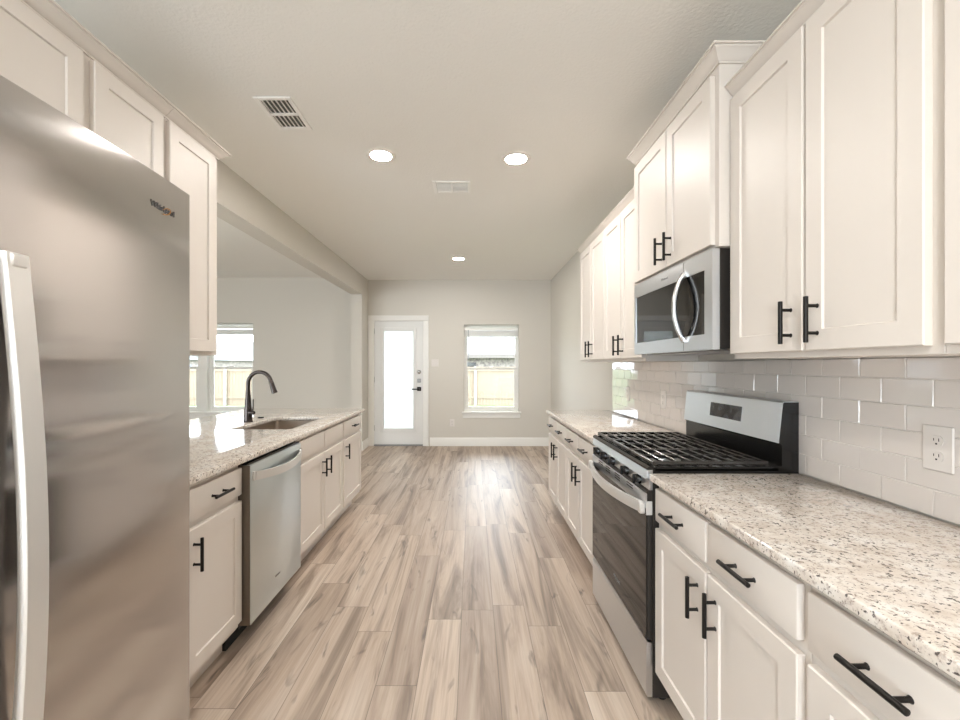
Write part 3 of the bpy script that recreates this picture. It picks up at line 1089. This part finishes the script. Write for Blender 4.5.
# ------------------------------------------------------------------ dishwasher
dw = thing('dishwasher', 'stainless dishwasher with a bowed handle beside the sink cabinet', 'dishwasher', (-1.38, 2.3, 0))
D0, D1 = 2.009, 2.606
MB().box(-1.69, -1.095, D0, D1, 0.10, 0.872).build('tub', 'side', dw, 0)
dd = MB().box(-1.094, -1.040, D0 + 0.004, D1 - 0.006, 0.118, 0.866, 0.004, 2).build('door', 'steel_dw', dw)
MB().box(-1.094, -1.052, D0 + 0.004, D1 - 0.006, 0.867, 0.876).build('control_strip', 'blackgl', dw, 0)
MB().box(-1.092, -1.044, D0 + 0.0005, D0 + 0.0038, 0.118, 0.866).build('door_edge', 'edge', dd, 0)
MB().box(-1.68, -1.155, D0, D1, 0.0, 0.0995).build('toe_panel', 'rubber', dw, 0)
pts = []
for i in range(21):
    t = i / 20
    pts.append((-1.036 + 0.046 * math.sin(math.pi * t) ** 0.8 + 0.004, D0 + 0.03 + (D1 - D0 - 0.06) * t, 0.812 - 0.014 * math.sin(math.pi * t)))
mb = bar_handle(MB(), pts, 0.012, 0.04, (0, 0, 1))
mb.box(-1.041, -1.03, D0 + 0.018, D0 + 0.034, 0.79, 0.834, 0.002).box(-1.041, -1.03, D1 - 0.036, D1 - 0.02, 0.79, 0.834, 0.002)
mb.build('handle', 'satin', dd, 40, 'bowed steel handle')
text_mesh('Whirlpool', 0.013, 'greymet', dd, 'logo_lettering', (-1.0394, 2.29, 0.222), (0, 1, 0), (0, 0, 1))


# ------------------------------------------------------------------ sink and faucet
sk = thing('kitchen_sink', 'stainless undermount sink in the peninsula countertop', 'sink', ((SINK[0] + SINK[1]) / 2, (SINK[2] + SINK[3]) / 2, 0.68))
sx0, sx1, sy0, sy1, sz0, sz1 = SINK[0] - 0.004, SINK[1] + 0.004, SINK[2] - 0.004, SINK[3] + 0.004, 0.68, 0.8835
def rrect(ins, r, z, seg=6):
    p = []
    for cx, cy, a0 in ((sx1 - ins - r, sy1 - ins - r, 0), (sx0 + ins + r, sy1 - ins - r, 90), (sx0 + ins + r, sy0 + ins + r, 180), (sx1 - ins - r, sy0 + ins + r, 270)):
        for i in range(seg + 1):
            t = math.radians(a0 + 90 * i / seg)
            p.append((cx + r * math.cos(t), cy + r * math.sin(t), z))
    return p
rings = [rrect(-0.002, 0.036, sz0 - 0.002), rrect(-0.002, 0.036, sz1 - 0.002), rrect(-0.012, 0.04, sz1 - 0.0018), rrect(-0.012, 0.04, sz1), rrect(0, 0.034, sz1),
         rrect(0.002, 0.034, sz0 + 0.03), rrect(0.005, 0.034, sz0 + 0.012), rrect(0.014, 0.03, sz0 + 0.002), rrect(0.03, 0.025, sz0)]
m = len(rings[0])
fs = [(i * m + k, i * m + (k + 1) % m, (i + 1) * m + (k + 1) % m, (i + 1) * m + k) for i in range(len(rings) - 1) for k in range(m)]
fs += [tuple(range(m)), tuple((len(rings) - 1) * m + k for k in range(m))]
MB().add([p for q in rings for p in q], fs).build('basin', 'steel_sink', sk, 40)
MB().lathe([(0.056, 0), (0.056, 0.003), (0.046, 0.004), (0.034, 0.0015), (0.0, 0.0015)], ((SINK[0] + SINK[1]) / 2 - 0.05, 3.165, sz0 + 0.0022), 'z', 28, False).build('drain', 'chrome', sk)

fc = thing('kitchen_faucet', 'dark bronze gooseneck pull-down faucet behind the sink', 'faucet', (-1.668, 3.19, 0.914))
fx, fy = -1.668, 3.19
MB().lathe([(0.0, 0.0), (0.034, 0.0), (0.034, 0.006), (0.0305, 0.010), (0.027, 0.06), (0.0225, 0.14), (0.0175, 0.21), (0.0155, 0.235), (0, 0.235)], (fx, fy, 0.9142), 'z', 28, False).build('base', 'bronze', fc)
pts = [(fx, fy, 1.13), (fx, fy, 1.18)]
rr = 0.085
for i in range(0, 21):
    a = math.pi - math.radians(166) * i / 20
    pts.append((fx + rr + rr * math.cos(a), fy - 0.0 * i, 1.20 + rr * math.sin(a)))
MB().tube(pts, 0.0145, 16).build('spout', 'bronze', fc)
e, e0 = Vector(pts[-1]), Vector(pts[-2])
t = (e - e0).normalized()
MB().tube([e, e + t * 0.004, e + t * 0.03, e + t * 0.075, e + t * 0.095, e + t * 0.097], [0.0145, 0.0165, 0.0172, 0.019, 0.0215, 0.017], 16).build('spray_head', 'bronze', fc)
hb = MB().tube([(fx + 0.012, fy - 0.010, 0.985), (fx + 0.05, fy - 0.02, 0.985), (fx + 0.056, fy - 0.022, 0.985)], [0.015, 0.015, 0.012], 14)
hb.tube([(fx + 0.043, fy - 0.018, 0.995), (fx + 0.046, fy - 0.018, 1.03), (fx + 0.047, fy - 0.018, 1.085)], [0.0065, 0.0055, 0.0045], 10)
hb.build('lever', 'bronze', fc)
MB().lathe([(0.0, 0.0), (0.026, 0.0), (0.026, 0.004), (0.02, 0.009), (0.0, 0.010)], (-1.692, 3.43, 0.9142), 'z', 22, False)
sb = MB().lathe([(0.0, 0.0), (0.024, 0.0), (0.024, 0.005), (0.018, 0.010), (0.0, 0.011)], (-1.692, 3.43, 0.9142), 'z', 22, False).build('sink_hole_cover', 'black', None)
tag(sb, 'small black round cap on the granite behind the sink', 'hole cover')


# ------------------------------------------------------------------ range
rg = thing('gas_range', 'stainless and black freestanding gas range between the base cabinets', 'range', (0.98, 2.067, 0))
R0, R1 = 1.684, 2.446
RF = 0.680
MB().box(0.705, XR - 0.010, R0 + 0.002, R1 - 0.002, 0.03, 0.905, 0.002).build('body', 'side', rg)
mb = MB()
for yy in (R0 + 0.05, R1 - 0.05):
    for xx in (0.76, 1.2):
        mb.lathe([(0.018, 0), (0.018, 0.03)], (xx, yy, 0), 'z', 12)
mb.build('feet', 'rubber', rg)
# storage drawer
ox = MB().prism([(RF + 0.004, 0.035), (RF, 0.045), (RF, 0.235), (RF + 0.006, 0.248), (0.704, 0.248), (0.704, 0.035)], 'y', R0 + 0.003, R1 - 0.003).build('storage_drawer', 'steel', rg, 0)
# oven door
od = MB().box(RF + 0.004, 0.704, R0 + 0.003, R1 - 0.003, 0.256, 0.842, 0.003).build('oven_door', 'side', rg)
MB().box(RF - 0.001, RF + 0.0035, R0 + 0.003, R1 - 0.003, 0.262, 0.772, 0.0015).build('oven_window', 'blackgl', od)
mb = MB()
mb.box(RF - 0.002, RF + 0.0035, R0 + 0.003, R1 - 0.003, 0.773, 0.832, 0.0015)
mb.build('door_top_trim', 'steel', od)
mb = MB()
for yc, n in ((2.28, 2), (2.16, 3), (2.02, 3), (1.86, 2)):
    for q in range(n):
        mb.box(RF - 0.0028, RF - 0.0018, yc - 0.036, yc + 0.036, 0.826 - q * 0.011 - 0.004, 0.826 - q * 0.011)
mb.build('vent_slots', 'rubber', od, 0)
pts = []
for i in range(25):
    t = i / 24
    pts.append((RF - 0.006 - 0.052 * math.sin(math.pi * t) ** 0.75, R0 + 0.018 + (R1 - R0 - 0.036) * t, 0.775 - 0.004 * math.sin(math.pi * t)))
mb = bar_handle(MB(), pts, 0.016, 0.042, (0, 0, 1))
mb.box(RF - 0.002, 0.7035, R0 + 0.0004, R0 + 0.004, 0.748, 0.802, 0.0015)
for yy in (R0 + 0.004, R1 - 0.026):
    mb.box(RF - 0.026, RF - 0.002, yy, yy + 0.022, 0.752, 0.798, 0.004)
mb.build('handle', 'satin', od, 40, 'wide bowed steel handle')
text_mesh('Whirlpool', 0.02, 'greymet', od, 'logo_lettering', (RF - 0.0016, 2.03, 0.327), (0, -1, 0), (0, 0, 1))
# control panel
cp = MB().prism([(RF + 0.012, 0.846), (RF + 0.012, 0.886), (RF - 0.002, 0.889), (RF + 0.006, 0.922), (RF + 0.012, 0.9255), (0.7045, 0.9255), (0.7045, 0.846)], 'y', R0 + 0.002, R1 - 0.002).build('control_panel', 'steel', rg, 0)
ct = MB()
ct.prism([(RF + 0.002, 0.926), (RF + 0.002, 0.934), (RF + 0.012, 0.940), (RF + 0.022, 0.940), (RF + 0.032, 0.930), (1.17, 0.930), (1.19, 0.940), (1.21, 0.940), (1.21, 0.9065), (0.7055, 0.9065), (0.7055, 0.926)], 'y', R0, R1)
ct.box(RF + 0.03, 1.20, R0, R0 + 0.012, 0.918, 0.937, 0.004).box(RF + 0.03, 1.20, R1 - 0.012, R1, 0.918, 0.937, 0.004)
ct.build('cooktop', 'enamel', rg, 30)
for yy in (2.365, 2.235, 2.115, 1.93, 1.785):
    kb = MB().lathe([(0.021, 0.0), (0.021, -0.004), (0.0195, -0.007), (0.018, -0.020), (0.015, -0.023), (0.0, -0.023)], (RF + 0.0118, yy, 0.866), 'x', 24, False)
    o = kb.build('knob', 'enamel', rg)
    MB().box(RF - 0.019, RF - 0.002, yy - 0.0045, yy + 0.0045, 0.866 - 0.019, 0.866 + 0.019, 0.002).build('knob_grip', 'enamel', o)
# burners
for bx_, by_, br in ((0.83, 1.87, 0.045), (0.83, 2.27, 0.05), (1.06, 1.87, 0.04), (1.06, 2.27, 0.036), (0.945, 2.07, 0.042)):
    o = MB().lathe([(br + 0.022, 0), (br + 0.020, 0.004), (br, 0.006), (br, 0.012), (0, 0.012)], (bx_, by_, 0.9302), 'z', 24, False).build('burner', 'greymet', rg)
    MB().lathe([(0, 0), (br * .9, 0), (br * .9, 0.007), (br * .8, 0.010), (0, 0.010)], (bx_, by_, 0.9426), 'z', 24, False).build('burner_cap', 'enamel', o)
# three cast iron grates
gx0, gx1 = RF + 0.026, 1.165
gw_ = (R1 - R0 - 0.012) / 3
for q in range(3):
    ya, yb = R0 + 0.006 + q * gw_ + 0.002, R0 + 0.006 + (q + 1) * gw_ - 0.002
    mb = MB()
    zt = 0.958
    def bar(x0, x1, y0, y1, h=0.014):
        mb.box(x0, x1, y0, y1, zt - h, zt, 0.0025)
    bar(gx0, gx1, ya, ya + 0.011)
    bar(gx0, gx1, yb - 0.011, yb)
    bar(gx0, gx0 + 0.012, ya + 0.011, yb - 0.011)
    bar(gx1 - 0.012, gx1, ya + 0.011, yb - 0.011)
    xm = (gx0 + gx1) / 2
    ym = (ya + yb) / 2
    bar(gx0 + 0.012, gx1 - 0.012, ym - 0.004, ym + 0.004)
    for fx_ in (0.115, 0.23, 0.345, 0.46, 0.575, 0.69, 0.805, 0.9):
        xx = gx0 + (gx1 - gx0) * fx_
        bar(xx - 0.0045, xx + 0.0045, ya + 0.0115, ym - 0.0045)
        bar(xx - 0.0045, xx + 0.0045, ym + 0.0045, yb - 0.0115)
    for xx in (gx0 + 0.001, (gx0 + gx1) / 2 - 0.006, gx1 - 0.013):
        for yy in (ya + 0.0005, yb - 0.0105):
            mb.box(xx, xx + 0.012, yy, yy + 0.010, 0.9405 if xx < gx0 + 0.01 else 0.9305, zt - 0.013)
    mb.build('grate', 'iron', rg, 0)
# backguard
bgd = MB().prism([(1.2115, 0.9065), (1.2775, 0.9065), (1.2775, 1.19), (1.222, 1.19), (1.216, 1.186), (1.200, 1.035), (1.2115, 1.02)], 'y', R0 + 0.002, R1 - 0.002).build('backguard', 'enamel', rg, 0)
mb = MB().prism([(1.1985, 1.030), (1.2145, 1.188), (1.219, 1.1925), (1.2775, 1.1925), (1.2775, 1.1903), (1.220, 1.1903), (1.2165, 1.187), (1.2005, 1.030)], 'y', R0 + 0.0025, R1 - 0.0025)
mb.build('control_fascia', 'steel', bgd, 0)
def on_fascia(y0, y1, f0, f1, off, t):
    p0 = Vector((1.1985, 1.030))
    p1 = Vector((1.2145, 1.188))
    d = p1 - p0
    nrm = Vector((-d.y, d.x)).normalized()
    a, b_ = p0 + d * f0, p0 + d * f1
    q = [a + nrm * off, b_ + nrm * off, b_ + nrm * (off + t), a + nrm * (off + t)]
    return MB().prism([(v.x, v.y) for v in q], 'y', y0, y1)
on_fascia(1.933, 2.185, 0.335, 0.755, 0.0002, 0.0015).build('clock_display', 'display', bgd, 0)

# ------------------------------------------------------------------ microwave
mw = thing('microwave', 'stainless over-the-range microwave with curved door handle', 'microwave', (1.1, 2.055, 1.395))
W0, W1, WX, WZ0, WZ1 = 1.646, 2.443, 0.945, 1.397, 1.7855
MB().box(WX, XR - 0.01, W0, W1, WZ0 + 0.004, WZ1, 0.002).build('body', 'side', mw)
MB().box(WX + 0.03, XR - 0.05, W0 + 0.03, W1 - 0.03, WZ0 - 0.006, WZ0 + 0.0038, 0.003).build('underside_vent', 'greymet', mw)
wf = MB()
xa = WX - 0.028
ga, gb, gc, gd = W0 + 0.058, W1 - 0.022, WZ0 + 0.062, WZ1 - 0.072
wf = grid_wall('x', [W0, W1], [WZ0, WZ1 - 0.001], xa, WX - 0.0005, [(ga, gb, gc, gd)])
md = wf.build('door', 'steel', mw, 0)
MB().box(xa + 0.003, WX - 0.001, ga + 0.0005, gb - 0.0005, gc + 0.0005, gd - 0.0005).build('door_glass', 'blackgl', md, 0)
mb = MB()
hy = 1.862
pts = [(xa - 0.004 - 0.042 * math.sin(math.pi * i / 20) ** 0.8, hy, WZ0 + 0.045 + (WZ1 - WZ0 - 0.10) * i / 20) for i in range(21)]
bar_handle(mb, pts, 0.024, 0.016, (1, 0, 0))
for i in (0, 20):
    mb.box(xa - 0.012, xa + 0.004, hy - 0.010, hy + 0.010, pts[i][2] - 0.008, pts[i][2] + 0.008, 0.002)
mb.build('handle', 'chrome', md, 40, 'bright curved vertical handle')
MB().box(xa - 0.0006, xa + 0.001, 1.872, 1.8735, WZ0 + 0.002, gc - 0.002).box(xa - 0.0006, xa + 0.001, 1.872, 1.8735, gd + 0.002, WZ1 - 0.003).build('door_seam', 'ink', md, 0)
text_mesh('Whirlpool', 0.017, 'greymet', md, 'logo_lettering', (xa - 0.0006, 2.06, WZ1 - 0.036), (0, -1, 0), (0, 0, 1))


# ------------------------------------------------------------------ ceiling fixtures
def downlight(x, y, label, group='recessed ceiling lights'):
    r = thing('recessed_light', label, 'ceiling light', (x, y, ZC), group)
    MB().lathe([(0.068, -0.002), (0.072, -0.008), (0.090, -0.007), (0.099, -0.0005), (0.099, 0.0), (0.068, 0.0)], (x, y, ZC), 'z', 36, False).build('trim_ring', 'lens_trim', r)
    MB().lathe([(0.0, -0.0045), (0.0675, -0.0045), (0.0675, -0.002), (0, -0.002)], (x, y, ZC), 'z', 36, False).build('lens', 'lamp', r)
    return r


downlight(-0.615, 2.873, 'lit recessed ceiling light next to the slotted return vent')
downlight(0.292, 2.92, 'lit recessed ceiling light above the range side of the aisle')
downlight(-0.19, 5.66, 'lit recessed ceiling light farthest back, near the back door wall')
for x, y in ((-0.615, -0.3), (0.292, -0.3)):  # two extra lamps out of view, added to brighten the room
    downlight(x, y, 'unseen recessed ceiling light added behind the camera', 'recessed ceiling lights')


def vent(x0, x1, y0, y1, label, rows, n, along, duct):
    r = thing('ceiling_vent', label, 'vent', ((x0 + x1) / 2, (y0 + y1) / 2, ZC))
    fw = 0.026
    t = 0.009
    mb = MB()
    z0, z1 = ZC - t, ZC - 0.0003
    mb.box(x0, x0 + fw, y0, y1, z0, z1, 0.003).box(x1 - fw, x1, y0, y1, z0, z1, 0.003)
    mb.box(x0 + fw, x1 - fw, y0, y0 + fw, z0, z1, 0.003).box(x0 + fw, x1 - fw, y1 - fw, y1, z0, z1, 0.003)
    if along == 'y':
        ym = (y0 + y1) / 2
        mb.box(x0 + fw, x1 - fw, ym - 0.009, ym + 0.009, z0, z1)
    else:
        xm = (x0 + x1) / 2
        mb.box(xm - 0.007, xm + 0.007, y0 + fw, y1 - fw, z0, z1)
    mb.build('frame', 'vent', r, 0)
    MB().box(x0 + fw, x1 - fw, y0 + fw, y1 - fw, ZC - 0.0012, ZC - 0.0004).build('duct_backing', duct, r, 0)
    mb = MB()
    if along == 'y':
        for i in range(n):
            xx = x0 + fw + (x1 - x0 - 2 * fw) * (i + 0.5) / n
            mb.add([(xx - .004, y0 + fw, z0 + .001), (xx - .0015, y0 + fw, z0), (xx + .0005, y0 + fw, ZC - .0014), (xx - .002, y0 + fw, ZC - .0014),
                    (xx - .004, y1 - fw, z0 + .001), (xx - .0015, y1 - fw, z0), (xx + .0005, y1 - fw, ZC - .0014), (xx - .002, y1 - fw, ZC - .0014)],
                   [(0, 1, 2, 3), (7, 6, 5, 4), (0, 4, 5, 1), (1, 5, 6, 2), (2, 6, 7, 3), (3, 7, 4, 0)])
    else:
        for i in range(n):
            yy = y0 + fw + (y1 - y0 - 2 * fw) * (i + 0.5) / n
            mb.add([(x0 + fw, yy - .004, z0 + .001), (x0 + fw, yy - .0015, z0), (x0 + fw, yy + .007, ZC - .0014), (x0 + fw, yy + .0045, ZC - .0014),
                    (x1 - fw, yy - .004, z0 + .001), (x1 - fw, yy - .0015, z0), (x1 - fw, yy + .007, ZC - .0014), (x1 - fw, yy + .0045, ZC - .0014)],
                   [(0, 1, 2, 3), (7, 6, 5, 4), (0, 4, 5, 1), (1, 5, 6, 2), (2, 6, 7, 3), (3, 7, 4, 0)])
    mb.build('louvers', 'vent', r, 0)


vent(-1.152, -0.953, 2.243, 2.554, 'white slotted ceiling vent with dark gaps above the refrigerator side', 2, 6, 'y', 'darkduct')
vent(-0.31, -0.017, 3.273, 3.495, 'small plain white ceiling vent between the recessed lights', 1, 7, 'x', 'vent')
